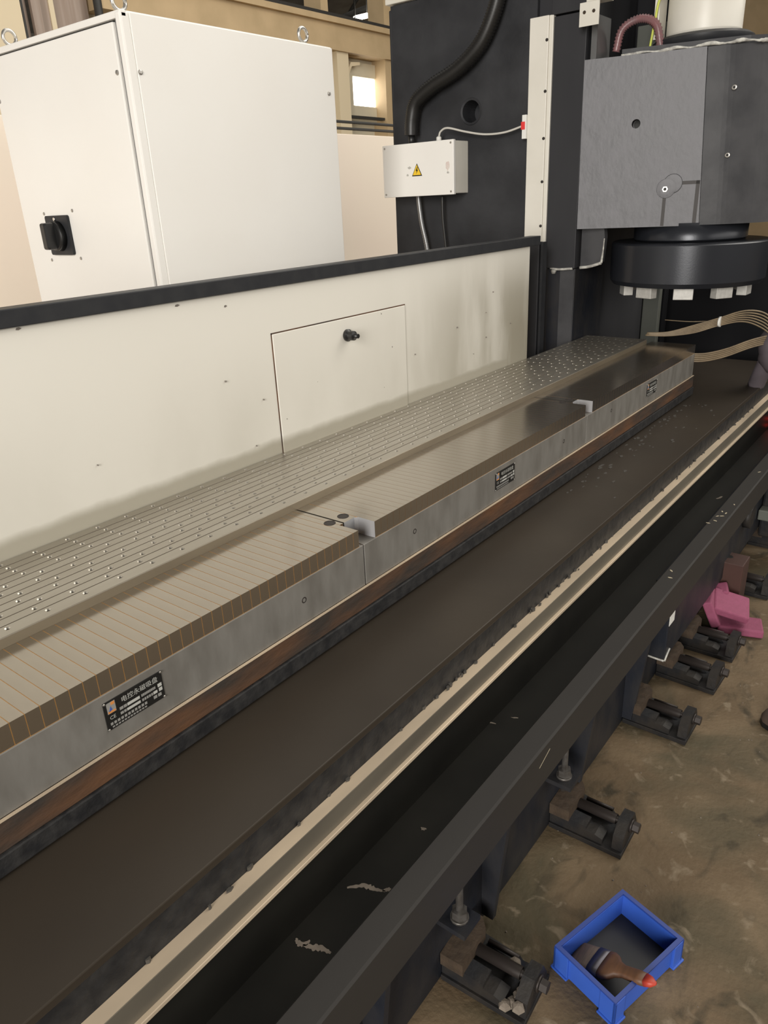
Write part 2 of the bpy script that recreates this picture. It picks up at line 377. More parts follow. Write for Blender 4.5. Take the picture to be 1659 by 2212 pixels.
# ------------------------------------------------------------------ electrical cabinet
X0, X1, YA, YB, ZT = -2.665, -1.948, 1.422, 2.272, 2.0
cab = thing('electrical_cabinet', 'tall white steel electrical cabinet with black rotary switch behind the guard', 'cabinet', ((X0+X1)/2, (YA+YB)/2, 0))
MB().box(X0, X1-.004, YA+.02, YB, .02, ZT, .004).build('body', M['cab'], cab)
MB().box(X0, X1, YA, YA+.019, 1.982, ZT, .003).build('top_rail', M['cab'], cab)
MB().box(X1-.026, X1, YA-.002, YA+.03, .06, ZT-.002, .006).build('corner_post', M['cab'], cab)
door = MB().box(X0+.002, X1-.036, YA-.004, YA+.018, .06, 1.976, .004).build('door', M['cab'], cab)
MB().box(X0+.004, X1-.03, YA+.012, YA+.021, 1.974, 1.984).build('door_gap_strip', M['plastic_black'], cab)
MB().box(X1-.037, X1-.027, YA+.006, YA+.021, .06, 1.98).build('door_gap_strip', M['flexmetal'], cab)  # grey strip painted in for the shade along the door's side edge
MB().box(X1-.006, X1+.001, YA+.028, YB-.002, .06, ZT-.004, .002).build('side_panel', M['cab'], cab)
def screw(p, axis, r, parent, mt='zinc', sgn=1):
    return MB().lathe([(r, 0), (r*.9, sgn*r*.35), (r*.5, sgn*r*.55)], p, axis, 10).build('screw', M[mt], parent)
screw((-1.996, YA-.004, 1.858), 'y', .007, cab, sgn=-1); screw((-2.652, YA-.004, 1.855), 'y', .007, cab, sgn=-1)
screw((X1+.001, 1.457, 1.856), 'x', .007, cab); screw((X1+.001, 2.238, 1.856), 'x', .007, cab)
for sx, sz in ((-2.523, 1.512), (-2.350, 1.517), (-2.532, 1.366), (-2.352, 1.372)): screw((sx, YA-.004, sz), 'y', .0055, cab, sgn=-1)
for ex, ey in ((-2.02, 1.475), (-2.0, 2.184), (-2.615, 1.475)):
    ring = [(ex, ey+.021*math.cos(a), ZT+.034+.021*math.sin(a)) for a in [2*PI*k/20 for k in range(21)]]
    e_ = MB().tube(ring, .0055, 8); e_.lathe([(.011, 0), (.011, .006), (.006, .013)], (ex, ey, ZT), n=12)
    e_.build('eye_bolt', M['steel'], cab)
sp_ = MB().prism([(q[0], q[1]) for q in rrect(-2.508, -2.376, 1.383, 1.505, .008)], YA-.014, YA-.003, 'y').build('switch_plate', M['black'], cab)
MB().lathe([(.047, 0), (.045, -.018), (.040, -.022)], (-2.440, YA-.014, 1.442), 'y', 28).build('switch_disc', M['plastic_black'], sp_)
MB().box(-2.458, -2.424, YA-.068, YA-.030, 1.402, 1.484, .007).build('switch_handle', M['plastic_black'], sp_)
MB().lathe([(.006, 0), (.005, -.004)], (-2.448, YA-.014, 1.494), 'y', 12).build('switch_lock', M['steel'], sp_)

# ------------------------------------------------------------------ guard panel along the table
GX = -1.330
gp = thing('splash_guard', 'long cream painted splash guard with oily streaks behind the perforated table', 'guard', (GX, 1.0, 0))
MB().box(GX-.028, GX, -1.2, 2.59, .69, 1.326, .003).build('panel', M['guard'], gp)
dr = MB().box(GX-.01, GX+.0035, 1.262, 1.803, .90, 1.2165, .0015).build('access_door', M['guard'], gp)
dg_ = MB(); dg_.box(GX-.004, GX+.0012, 1.259, 1.806, 1.2165, 1.2195); dg_.box(GX-.004, GX+.0012, 1.259, 1.2615, .9, 1.2195); dg_.box(GX-.004, GX+.0008, 1.8033, 1.8052, .9, 1.2195)
dg_.build('door_gap', M['rust'], gp)
kn = MB().lathe([(.016, 0), (.0165, .006), (.011, .010), (.010, .016), (.013, .017), (.0125, .026), (.006, .028), (.006, .040)], (GX+.0035, 1.535, 1.172), 'x', 20).build('knob', M['plastic_black'], dr)
MB().box(GX-.034, GX+.010, -1.2, 2.652, 1.326, 1.358, .002).build('top_rail', M['black'], gp)
ch = MB()
for y, z, s in ((1.0, 1.318, .006), (.655, 1.322, .005), (1.13, 1.30, .004)):
    ch.prism([(y-s, z-.002), (y, z-.003), (y+s*1.2, z-.0005), (y+s*.4, z+.002), (y-s*.6, z+.0015)], GX, GX+.0006, 'x')
for k in range(16):
    y = random.uniform(.7, 2.5); z = random.uniform(.96, 1.24); s = random.uniform(.0008, .0018)
    ch.prism([(y+s*math.cos(a)*random.uniform(.6, 1.2), z+s*1.5*math.sin(a)*random.uniform(.6, 1.2)) for a in [2*PI*q/6 for q in range(6)]], GX, GX+.0040, 'x')
co = ch.build('paint_chips', M['scuff2'], gp); co['kind'] = 'stuff'

# ------------------------------------------------------------------ work table: base casting + perforated plate
TY0, TY1 = -.35, 3.145
tb = thing('work_table', 'rusty black cast work table carrying the perforated plate and chucks', 'machine table', (-1.1, 1.4, .69))
MB().box(-1.325, -.876, TY0, 3.212, .724, .771, .002).build('table_casting', M['rust'], tb)
MB().box(-1.325, -.871, TY0, 3.212, .692, .7235, .002).build('table_skirt', M['black_cast'], tb)
MB().box(-.8795, -.8752, TY0, 3.212, .7700, .7722).build('edge_strip', M['rail'], tb)
pl = thing('perforated_plate', 'ground steel table plate with rows of countersunk holes and grooves', 'plate', (-1.195, 1.4, .772))
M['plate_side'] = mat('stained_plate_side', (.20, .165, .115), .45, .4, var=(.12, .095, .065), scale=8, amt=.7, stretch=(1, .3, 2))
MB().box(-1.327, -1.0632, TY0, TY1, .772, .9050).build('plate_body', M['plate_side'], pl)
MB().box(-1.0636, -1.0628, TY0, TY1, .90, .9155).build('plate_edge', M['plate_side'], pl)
gv = MB(); pt = MB(); rows = [(-1.315, .582), (-1.291, .585), (-1.2695, .586), (-1.246, .590), (-1.2245, .613), (-1.200, .592), (-1.178, .615), (-1.154, .599), (-1.130, .623), (-1.1065, .601), (-1.083, .611)]
PT = .0671; ZTAB = .918
for ri, (xr, off) in enumerate(rows):
    xa = -1.3275 if ri == 0 else (rows[ri-1][0]+xr)/2+.0013
    xb = -1.0635 if ri == 10 else (rows[ri+1][0]+xr)/2-.0013
    k0 = math.ceil((TY0-off)/PT)-0; ys = [off+PT*k for k in range(k0, k0+80) if off+PT*k+PT/2 < TY1+.03 and off+PT*k-PT/2 > TY0-.03]
    for hi_, yh in enumerate(ys):
        ya = TY0 if hi_ == 0 else yh-PT/2; yb = TY1 if hi_ == len(ys)-1 else yh+PT/2
        rect = [(xb, yh), (xb, yb), (xr, yb), (xa, yb), (xa, yh), (xa, ya), (xr, ya), (xb, ya)]
        o8 = lambda r, z: [(xr+r*math.cos(PI/4*q), yh+r*math.sin(PI/4*q), z) for q in range(8)]
        vv = [(x, y, ZTAB) for x, y in rect]+o8(.0052, ZTAB)+o8(.0034, ZTAB-.0022)+o8(.0034, ZTAB-.011)
        ff = []
        for L0 in (0, 8, 16):
            ff += [(L0+q, L0+(q+1) % 8, L0+8+(q+1) % 8, L0+8+q) for q in range(8)]
        ff.append(tuple(range(24, 32)))
        pt.add(vv, ff)
    # groove and edge walls of this strip
    for xe, dx in ((xa, -1), (xb, 1)):
        g = xe+dx*.0013 if not ((ri == 0 and dx < 0) or (ri == 10 and dx > 0)) else xe
        zb = ZTAB-.0035 if g != xe else .905
        (pt if g == xe else gv).add([(xe, TY0, ZTAB), (xe, TY1, ZTAB), (g, TY1, zb), (g, TY0, zb)], [(0, 1, 2, 3)])
    for ye in (TY0, TY1):
        pt.add([(xa, ye, ZTAB), (xb, ye, ZTAB), (xb, ye, .905), (xa, ye, .905)], [(0, 1, 2, 3)])
po = pt.build('drilled_top', M['plate'], pl)
gv.build('grooves', mat('stained_groove', (.085, .065, .045), .6), pl)

# ------------------------------------------------------------------ three magnetic chucks
CF, CR, CZ0, CZB, CZT = -.881, -1.0625, .7725, .8635, .900
PITCH = .0211
bar_me = {}
def bar_mesh(w, x1):
    k = (round(w, 4), round(x1, 4))
    if k not in bar_me:
        bar_me[k] = MB().box(CR, x1, -w/2, w/2, CZB+.001, CZT, .0004 if False else 0).mesh('pole_bar', M['bar'])
    return bar_me[k]
def plate_lettering(py0, parent):
    """black riveted nameplate, Y py0..py0+.102, Z .801..85"""
    PW, PH, Z0 = .102, .0485, .802; XF = CF+.0010
    np_ = MB().box(CF-.001, XF+.0012, py0, py0+PW, Z0, Z0+PH, .0006).build('nameplate', M['ink'], parent)
    XS = XF+.0014
    def blk(u0, u1, v0, v1, mt): 
        return (py0+u0*PW, py0+u1*PW, Z0+(1-v1)*PH, Z0+(1-v0)*PH, mt)
    groups = {}
    def put(u0, u1, v0, v1, mt): groups.setdefault(mt, []).append(blk(u0, u1, v0, v1, mt))
    put(.05, .19, .06, .44, 'grey_print'); put(.06, .18, .36, .43, 'orange_print'); put(.12, .18, .07, .17, 'orange_print')
    for u0, u1 in ((.24, .30), (.31, .36), (.37, .58)): put(u0, u1, .42, .52, 'pale_print' if u1 > .5 else 'grey_print')
    for q in range(9): put(.61+.028*q, .633+.028*q, .42, .51, 'grey_print')
    put(.90, .97, .40, .52, 'pale_print')
    for u0, u1 in ((.24, .29), (.30, .34), (.35, .58)): put(u0, u1, .59, .68, 'pale_print' if u1 > .5 else 'grey_print')
    for q in range(5): put(.61+.04*q, .64+.04*q, .59, .68, 'grey_print')
    put(.81, .88, .58, .68, 'pale_print'); put(.91, .97, .56, .68, 'pale_print')
    for q in range(11): put(.06+.058*q, .10+.058*q, .76, .85, 'grey_print')
    put(.80, .86, .74, .85, 'grey_print'); put(.88, .94, .74, .85, 'grey_print')
    for q in range(12): put(.08+.05*q, .115+.05*q, .90, .95, 'grey_print')
    for mt, L in groups.items():
        g = MB()
        for a, b_, c, d, _ in L: g.box(XF, XS+(.0002 if mt == 'orange_print' else 0), a, b_, c, d)
        g.build('print', M[mt], np_)
    g = MB().prism([(py0+.075*PW, Z0+.62*PH), (py0+.13*PW, Z0+.66*PH), (py0+.11*PW, Z0+.80*PH)], XF, XS+.0002, 'x'); g.build('logo', M['blue_print'], np_)
    for txt, u, v, sz in (('电控永磁吸盘', .60, .22, .0108), ('CE', .115, .60, .0085)):
        me = text_mesh(txt, sz, M['pale_print'])
        t = bpy.data.objects.new('lettering', me); col.objects.link(t); t.parent = np_
        off = Vector((0, 0, 0)); pw = np_
        while pw is not None: off += Vector(pw.location); pw = pw.parent
        t.matrix_local = Matrix.Translation(Vector((XS+.0001, py0+u*PW, Z0+(1-v)*PH))-off) @ Matrix(((0, 0, 1, 0), (1, 0, 0, 0), (0, 1, 0, 0), (0, 0, 0, 1)))
    for ry, rz_ in ((.02, .96), (.98, .96), (.02, .04), (.98, .04)):
        MB().lathe([(.0022, 0), (.0018, .0012), (.0008, .0018)], (XF+.001, py0+ry*PW, Z0+rz_*PH), 'x', 10).build('rivet', M['steel'], np_)
def chuck(y0, y1, near, far, label, plate_y, holes, gap=.0007):
    t = thing('magnetic_chuck', label, 'magnetic chuck', ((CF+CR)/2, (y0+y1)/2, CZ0), group='magnetic chucks in line')
    NX = -.930
    b_ = MB().box(CR, CF+.0012, y0, y1, CZ0, CZB, .0012); b_.build('base', M['chuck_base'], t)
    ya = y0+(.038 if near else 0); yb = y1-(.011 if far else 0)
    poly = [(CR, y0+.0015), (NX if near else CF-.0004, y0+.0015)]
    if near: poly += [(NX, ya-.006), (NX+.006, ya), (CF-.0004, ya)]
    if far: poly += [(CF-.0004, yb), (NX, yb), (NX, y1-.0015)]
    else: poly += [(CF-.0004, y1-.0015)]
    poly += [(CR, y1-.0015)]
    MB().prism(poly, CZB, CZT-.0003).build('core', M['brass'], t)
    if near:
        MB().prism([(NX-.0002, y0), (NX+.0005, y0), (NX+.0005, ya-.0065), (NX+.0065, ya-.0006), (CF, ya-.0006), (CF, ya+.0002), (NX+.0058, ya+.0002), (NX-.0002, ya-.0058)], CZB+.0003, CZT).build('notch_face', M['notch'], t)
        link('pole_bar', bar_mesh(.036, NX), t).location += Vector((0, y0+.019, 0))
    y = ya
    while y < yb-.004:
        w = min(PITCH, yb-y)
        link('pole_bar', bar_mesh(w-gap, CF), t).location += Vector((0, y+w/2, 0)); y += PITCH
    if far: link('pole_bar', bar_mesh(.010, NX), t).location += Vector((0, y1-.0055, 0))
    bolts = ([y0+.025] if near else [])+([y1-.014] if far else [])
    for by in bolts:
        s_ = MB().lathe([(.0125, .0002), (.0122, .0007), (.0098, .0007), (.009, -.004), (.005, -.004)], (-.954, by, CZT), n=20)
        s_.build('cap_screw', M['screw_dark'], t)
    for hy, hz in holes:
        MB().lathe([(.0062, 0), (.0060, .0016), (.0042, .0016), (.0040, -.004)], (CF, hy, hz), 'x', 14).build('plug_hole', M['screw_dark'], t)
    plate_lettering(plate_y, t)
    return t
chuck(-.055, 1.0275, False, True, 'nearest magnetic chuck with brass striped top at the left picture edge', .4285, ((.849, .822),), .0012)
chuck(1.0305, 2.1225, True, True, 'middle magnetic chuck between the two notched joints', 1.5585, ((1.205, .826), (1.962, .826)))
chuck(2.1255, 3.205, True, False, 'farthest magnetic chuck ending near the spindle cutter and cables', 2.650, ((2.321, .833),))

# ------------------------------------------------------------------ bed: way cover, rail, tray, flange, base
YS, YE = -1.2, 4.03
bed = thing('machine_bed', 'long dark machine bed with oily cover, chip tray and flange beside the floor', 'machine bed', (-.9, 1.6, 0))
MB().box(-1.36, -.667, YS, YE, .672, .686, .002).build('way_cover', M['cover'], bed)
MB().box(-1.33, -.669, YS, YE, .573, .672).build('bed_wall', M['black_cast'], bed)
MB().box(-1.33, -.680, YS, YE, .30, .573).build('lower_wall', M['trough'], bed)  # blacker than the upper wall: deep shade below the rail put into the colour
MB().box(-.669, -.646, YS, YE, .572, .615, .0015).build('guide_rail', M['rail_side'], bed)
MB().box(-.6686, -.6464, YS, YE, .6148, .6156).build('rail_top', M['rail'], bed)
lp = MB().box(-.669, -.6385, YS, 3.75, .5655, .573, .001); lp.build('rail_lip', M['rail'], bed)
MB().box(-.72, -.545, YS, YE, .385, .40).build('chip_tray', M['trough'], bed)
fl = MB().prism([(-.545, .39), (-.545, .497), (-.542, .50), (-.499, .50), (-.495, .496), (-.495, .405), (-.50, .405), (-.50, .49), (-.54, .49), (-.54, .39)], YS, YE, 'y')
fl.build('tray_flange', M['flange'], bed)
MB().box(-.70, -.60, YS, YE, 0, .385, .004).build('base_skirt', M['bed'], bed)
for y in (.62, 1.03, 1.47, 1.86):
    MB().prism([(-.602, .02), (-.572, .02), (-.535, .36), (-.535, .388), (-.602, .388)], y, y+.014, 'y').build('gusset', M['bed'], bed)
for y in (.43, .884, 1.362):
    st = MB().lathe([(.0075, .14), (.0075, .388)], (-.565, y, 0), n=10).build('stud', M['stud'], bed)
    MB().lathe([(.0165, .188), (.0165, .206)], (-.565, y, 0), n=6, smooth=False).build('nut', M['stud'], st)
    MB().lathe([(.019, .182), (.019, .188)], (-.565, y, 0), n=14).build('washer', M['stud'], st)
    MB().box(-.602, -.535, y-.03, y+.03, .170, .182).build('stud_bracket', M['bed'], bed)
MB().box(-.60, -.548, 2.055, YE, .135, .405, .003).build('bed_extension', M['bed'], bed)
MB().box(-.5482, -.5470, 2.060, 2.108, .255, .330).build('white_label', M['white'], bed)
cl = MB(); pts = [(-.612, 2.052, .136), (-.58, 2.052, .134), (-.549, 2.052, .133)]
cl.tube(catmull(pts, 6), .0035, 6); cl.tube(catmull([(-.547, 2.052, .133), (-.546, 2.07, .15), (-.546, 2.09, .16)], 6), .003, 6)
cl.build('sealant_bead', M['sealant'], bed)
MB().lathe([(.006, 0), (.004, .004)], (-.575, 2.053, .27), 'y', 10).build('sealant_spot', M['sealant'], bed)
def blot(cx, cy, z, L, wd_, ang, parent, mt, name='paint_smear', seed=0):
    rnd = random.Random(seed); n = 14; out = []
    for k in range(n):
        a = 2*PI*k/n; r = rnd.uniform(.6, 1.15); x = L*math.cos(a)*r; y = wd_*math.sin(a)*r+.25*wd_*math.sin(3*x/L)
        out.append((cx+x*math.cos(ang)-y*math.sin(ang), cy+x*math.sin(ang)+y*math.cos(ang)))
    return MB().prism(out, z, z+.0008).build(name, M[mt], parent)
M['smear'] = mat('dried_putty', (.20, .165, .13), .8, var=(.12, .1, .08), scale=40, amt=.7)
M['chalk'] = mat('yellow_chalk', (.42, .36, .25), .8)
# smears of putty on the tray, chips on the flange
def smear_ribbon(pts, z, w, seed):
    rd = random.Random(seed); P_ = catmull([(x, y, 0) for x, y in pts], 6); L_, R_ = [], []
    for i, p in enumerate(P_):
        t = (P_[min(i+1, len(P_)-1)]-P_[max(i-1, 0)]).normalized(); nn = Vector((-t.y, t.x, 0)); ww = w*(.25+.75*math.sin(PI*(i+.5)/len(P_)))
        L_.append(p+nn*ww*rd.uniform(.5, 1.3)); R_.append(p-nn*ww*rd.uniform(.5, 1.3))
    g = MB(); n = len(P_); g.add([(p.x, p.y, z+.0008) for p in L_+R_]+[(p.x, p.y, z-.0005) for p in L_+R_], [(i, i+1, n+i+1, n+i) for i in range(n-1)]+[(2*n+i, 3*n+i, 3*n+i+1, 2*n+i+1) for i in range(n-1)]+[(i, 2*n+i, 2*n+i+1, i+1) for i in range(n-1)]+[(n+i, n+i+1, 3*n+i+1, 3*n+i) for i in range(n-1)])
    return g.build('putty_smear', M['smear'], bed)
smear_ribbon([(-.662, .674), (-.640, .694), (-.622, .699), (-.603, .706)], .400, .0052, 1)
smear_ribbon([(-.607, .704), (-.601, .712), (-.596, .716)], .400, .004, 2)
smear_ribbon([(-.667, .552), (-.660, .548), (-.650, .550), (-.646, .562)], .400, .0045, 3)
smear_ribbon([(-.650, .549), (-.636, .555), (-.622, .562), (-.604, .565)], .400, .0055, 4)
for k, (x, y, L, w_, a) in enumerate(((-.582, 1.078, .008, .004, 0.6), (-.628, .858, .006, .004, 0), (-.679, 1.199, .011, .0025, .2), (-.642, 1.245, .009, .002, .4), (-.625, 2.84, .022, .006, 1.2))):
    blot(x, y, .400, L, w_, a, bed, 'smear', seed=k)
for k, (x, y) in enumerate(((-.540, 2.34), (-.531, 2.412), (-.529, 2.459), (-.527, 2.37), (-.520, 2.42), (-.515, 2.45), (-.531, 1.951), (-.520, 1.908), (-.518, 2.912), (-.512, 2.54))):
    blot(x, y, .500, .007, .0022, .9*k, bed, 'chalk', 'chalk_mark', seed=30+k)
MB().prism([(1.068, .459), (1.070, .4585), (1.114, .4755), (1.113, .4765)], -.4952, -.4946, 'x').build('scratch', M['chalk'], bed)
sw = MB()
for k in range(70):
    y = random.uniform(1.9, 3.1); x = random.choice((random.uniform(-.86, -.70), random.gauss(-.845, .012))); s = random.uniform(.002, .006)
    sw.prism([(x+s*math.cos(a)*random.uniform(.5, 1.3), y+2*s*math.sin(a)*random.uniform(.5, 1.3)) for a in [2*PI*q/6 for q in range(6)]], .686, .6863+random.random()*.002)
for k in range(90):
    y = random.uniform(.3, 3.4); x = random.gauss(-.668, .003); s = random.uniform(.0015, .004)
    sw.prism([(x+s*math.cos(a), y+1.8*s*math.sin(a)*random.uniform(.5, 1.3)) for a in [2*PI*q/5 for q in range(5)]], .6155, .618+random.random()*.006)
o = sw.build('metal_chips', mat('dull_chips', (.062, .056, .048), .6, .1), bed); o['kind'] = 'stuff'

# ------------------------------------------------------------------ levelling wedges under the bed
def wedge():
    t = bpy.data.objects.new('levelling_wedge', None); col.objects.link(t); t.empty_display_size = .05
    # local frame: x from the bed (0) outwards, y along the bed (0..0.12)
    MB().box(0, .188, 0, .122, 0, .014, .001).build('base_plate', M['pad'], t)
    b_ = MB().prism([(0, .014), (.138, .014), (.138, .030), (.118, .036), (.095, .036), (.095, .048), (.0, .052)], .006, .044, 'y'); b_.build('wedge_block', M['pad'], t)
    b_ = MB().prism([(0, .014), (.138, .014), (.125, .030), (0, .046)], .086, .116, 'y'); b_.build('wedge_block', M['pad'], t)
    MB().prism([(-.0, .0), (.052, .0), (.052, .10), (.034, .122), (0, .122)], .046, .078).build('rust_block', M['pad_rust'], t)
    sc = MB().lathe([(.013, .05), (.013, .150), (.008, .150), (.008, .206)], (0, .068, .052), 'x', 14).build('adjusting_screw', M['screw_dark'], t)
    MB().lathe([(.0135, .192), (.0135, .207)], (0, .068, .052), 'x', 6, smooth=False).build('screw_head', M['screw_dark'], sc)
    MB().lathe([(.017, .186), (.017, .191)], (0, .068, .052), 'x', 16).build('washer', M['screw_dark'], sc)
    MB().prism([(.008, .0), (.114, .0), (.112, .034), (.092, .074), (.050, .078), (.016, .05)], .160, .186, 'x').build('end_lug', M['pad'], t)
    MB().lathe([(.006, .06), (.006, .13)], (0, .10, .045), 'x', 10).build('tie_rod', M['screw_dark'], t)
    return t
w0 = wedge()
spots = [(.862, .05, 'nearest levelling wedge, crusted with rust and putty, left of the blue bin'), (1.362, .02, 'black levelling wedge with rusty block, second from the blue bin'),
         (1.862, .0, 'black levelling wedge third from the blue bin'), (2.155, -.03, 'black levelling wedge just below the white sealant corner'),
         (2.366, 0, 'black levelling wedge beside the pink foam pieces'), (2.875, 0, 'black levelling wedge beyond the red brown box'), (3.36, 0, 'farthest black levelling wedge at the right picture edge')]
for i, (y, a, lb) in enumerate(spots):
    t = w0 if i == 0 else copy_tree(w0)
    t.location = (-.5985, y, 0); t.rotation_euler = (0, 0, a)
    tag(t, lb, 'levelling wedge', 'levelling wedges under the bed')
crust = MB()
for k in range(9):
    crust.lathe([(.014, 0), (.011, .007), (.003, .010)], (random.uniform(.02, .19), random.uniform(0, .10), .014+random.uniform(0, .03)), n=6, smooth=False)
o = crust.build('putty_crust', M['smear'], w0); o.location = (0, 0, 0); o['kind'] = 'stuff'

# ------------------------------------------------------------------ column, covers, spindle head
colm = thing('machine_column', 'tall charcoal cast machine column with round hole and conduit', 'machine column', (-1.85, 3.4, 0))
# front face with a real round hole
def face_with_hole(x0, x1, z0, z1, cx, cz, r, yf, depth, n=24):
    g = MB(); ring = [(cx+r*math.cos(2*PI*k/n), cz+r*math.sin(2*PI*k/n)) for k in range(n)]; outer = []
    for k in range(n):
        dx, dz = math.cos(2*PI*k/n), math.sin(2*PI*k/n)
        tx = ((x1-cx)/dx if dx > 1e-9 else (x0-cx)/dx if dx < -1e-9 else 1e9); tz = ((z1-cz)/dz if dz > 1e-9 else (z0-cz)/dz if dz < -1e-9 else 1e9)
        t = min(tx, tz); outer.append((cx+dx*t, cz+dz*t))
    vv = [(x, yf, z) for x, z in outer]+[(x, yf, z) for x, z in ring]+[(x, yf+depth, z) for x, z in ring]
    ff = [(k, (k+1) % n, n+(k+1) % n, n+k) for k in range(n)]+[(n+k, n+(k+1) % n, 2*n+(k+1) % n, 2*n+k) for k in range(n)]+[tuple(range(2*n, 3*n))]
    g.add(vv, ff)
    for cx_, cz_ in ((x0, z0), (x1, z0), (x1, z1), (x0, z1)):   # corner triangles
        ks = [k for k in range(n) if (abs(outer[k][0]-cx_) < 1e-6) != (abs(outer[k][1]-cz_) < 1e-6)]
        best = None
        for k in range(n):
            a, b_ = outer[k], outer[(k+1) % n]
            if (abs(a[0]-cx_) < 1e-6 and abs(b_[1]-cz_) < 1e-6) or (abs(a[1]-cz_) < 1e-6 and abs(b_[0]-cx_) < 1e-6): best = (a, b_)
        if best: g.add([(best[0][0], yf, best[0][1]), (cx_, yf, cz_), (best[1][0], yf, best[1][1])], [(0, 1, 2)])
    return g
fg = face_with_hole(-2.232, -1.54, .30, 2.262, -1.832, 1.829, .042, 3.0, .10)
fg.build('front_face', M['column'], colm)
cb = MB().box(-2.272, -1.54, 3.003, 4.0, .0, 2.262); 
cb = MB().box(-2.232, -1.54, 3.11, 4.0, 0, 2.262); cb.box(-2.246, -2.232, 3.004, 4.0, 0, 2.250, .005)
cb.box(-2.232, -1.545, 3.001, 3.11, 2.245, 2.262); cb.box(-1.552, -1.54, 3.001, 3.11, .3, 2.25); cb.box(-2.235, -1.54, 3.004, 3.11, 0, .30)
cb.build('column_body', M['column'], colm)
rim = MB().lathe([(.043, 0), (.050, -.003), (.052, 0)], (-1.832, 3.0, 1.829), 'y', 24, cap=False).build('hole_rim', M['column'], colm)
MB().box(-2.25, -1.60, 2.985, 3.3, 2.266, 2.33, .004).build('top_cover', M['cream'], colm)
MB().box(-1.56, -1.36, 3.02, 3.9, .0, 2.6).build('guideway_body', M['guide'], colm)
# white strip cover and charcoal guideway cover
wc = thing('strip_cover', 'tall narrow cream strip cover screwed along the column edge', 'cover', (-1.52, 2.98, 1.2))
MB().box(-1.556, -1.478, 2.972, 3.0, 1.28, 2.112, .002).build('cover_face', M['cream'], wc)
MB().box(-1.478, -1.462, 2.978, 3.0, 1.205, 2.112, .002).build('cover_return', M['cream'], wc)
for z in (2.045, 1.875, 1.712, 1.556, 1.39): MB().lathe([(.006, 0), (.005, -.003)], (-1.483, 2.972, z-.012), 'y', 10).build('screw', M['screw_dark'], wc)
gw = thing('guideway_cover', 'charcoal vertical guideway cover between cream strip and spindle head', 'cover', (-1.4, 3.0, 1.2))
MB().box(-1.462, -1.332, 2.985, 3.05, 1.212, 2.105, .002).build('cover_sheet', M['guide'], gw)
MB().box(-1.47, -1.332, 2.978, 3.05, 2.110, 2.6, .002).build('upper_sheet', M['guide'], gw)
lg = thing('column_foot', 'dark blue grey column foot below the guideway cover', 'machine leg', (-1.39, 3.0, 0))
MB().box(-1.456, -1.334, 3.0, 3.3, 0, 1.210, .003).build('leg', M['bed'], lg)
MB().box(-1.398, -1.336, 2.996, 3.002, .5, 1.205).build('leg_face', M['head_dark'], lg)
gl = MB(); gl.tube(catmull([(-1.44, 2.99, 1.212), (-1.40, 2.985, 1.208), (-1.34, 2.985, 1.212)], 5), .005, 6); gl.lathe([(.008, 0), (.012, .012), (.006, .02)], (-1.425, 2.992, 1.19), n=7)
gl.build('sealant_bead', M['sealant'], lg)
ps = thing('guard_post', 'dark grey end post at the right end of the cream splash guard', 'post', (-1.42, 2.86, 0))
MB().box(-1.49, -1.41, 2.82, 2.86, 0, 1.325, .003).build('post_plate', M['guide'], ps)
MB().box(-1.405, -1.395, 2.825, 2.86, 0, 1.325).build('post_edge', M['black'], ps)
# plate hanging under the head, edged with sealant
up = thing('wiper_plate', 'small dark plate edged with white sealant under the head', 'plate', (-1.26, 3.05, 1.2))
MB().prism([(-1.322, 1.215), (-1.232, 1.235), (-1.225, 1.33), (-1.235, 1.40), (-1.322, 1.40)], 3.02, 3.05, 'y').build('wiper_sheet', M['head_dark'], up)
g = MB().tube(catmull([(-1.322, 3.018, 1.213), (-1.28, 3.016, 1.218), (-1.232, 3.018, 1.232)], 6), .0065, 6); g.tube(catmull([(-1.232, 3.018, 1.232), (-1.228, 3.018, 1.27), (-1.226, 3.02, 1.325)], 6), lambda t: .0055*(1-.6*t), 6)
g.build('sealant_bead', M['sealant'], up)

hd = thing('milling_unit', 'worn grey milling head block above the round black cutter', 'spindle head', (-.97, 3.3, 1.36))
arc = catmull([(-.885, 3.075, 0), (-.80, 3.105, 0), (-.71, 3.18, 0), (-.65, 3.32, 0), (-.635, 3.60, 0)], 6)
pol = [(-1.318, 2.96), (-.885, 3.075)]+[(p.x, p.y) for p in arc[1:]]+[(-.635, 3.9), (-1.318, 3.9)]
HB, HT = 1.364, 1.945
side = MB(); 
def loft(pb, pt_, z0, z1):
    n = len(pb); return MB().add([(x, y, z0) for x, y in pb]+[(x, y, z1) for x, y in pt_], [tuple(range(n))[::-1], tuple(range(n, 2*n))]+[(i, (i+1) % n, n+(i+1) % n, n+i) for i in range(n)])
LEAN = .036
hbk = loft([(-1.318, 3.02), (-.8852, 3.135), (-.8852, 3.9), (-1.318, 3.9)], [(-1.322, 3.02), (-.8852-LEAN, 3.135), (-.8852-LEAN, 3.9), (-1.322, 3.9)], HB, HT); hbk.build('head_block', M['head'], hd)
hf = face_with_hole(0, .4480, HB, HT, .197, 1.722, .0155, 0, .055)
for i, (x, y, z) in enumerate(hf.v):
    x2 = x*(1-(LEAN-.004)/.448*(z-HB)/(HT-HB)*(1 if x > .40 else 0))-.004*(z-HB)/(HT-HB); hf.v[i] = (-1.318+x2*.9665+(.0098 if False else 0)-y*.2567, 2.96+x2*.2567+y*.9665, z)
hf.build('front_face', M['head'], hd)
q = [(-.8838, 3.0754)]+[(p.x, p.y) for p in arc[1:]]+[(-.635, 3.9), (-.8838, 3.9)]
loft(q, [(x-LEAN, y) for x, y in q], HB+.002, HT).build('curved_housing', M['head_dark'], hd)  # darker paint than the front face, standing in for shade on the curved side
def onface(t, dz=0): return Vector((-1.318+.433*t, 2.96+.115*t, 0))
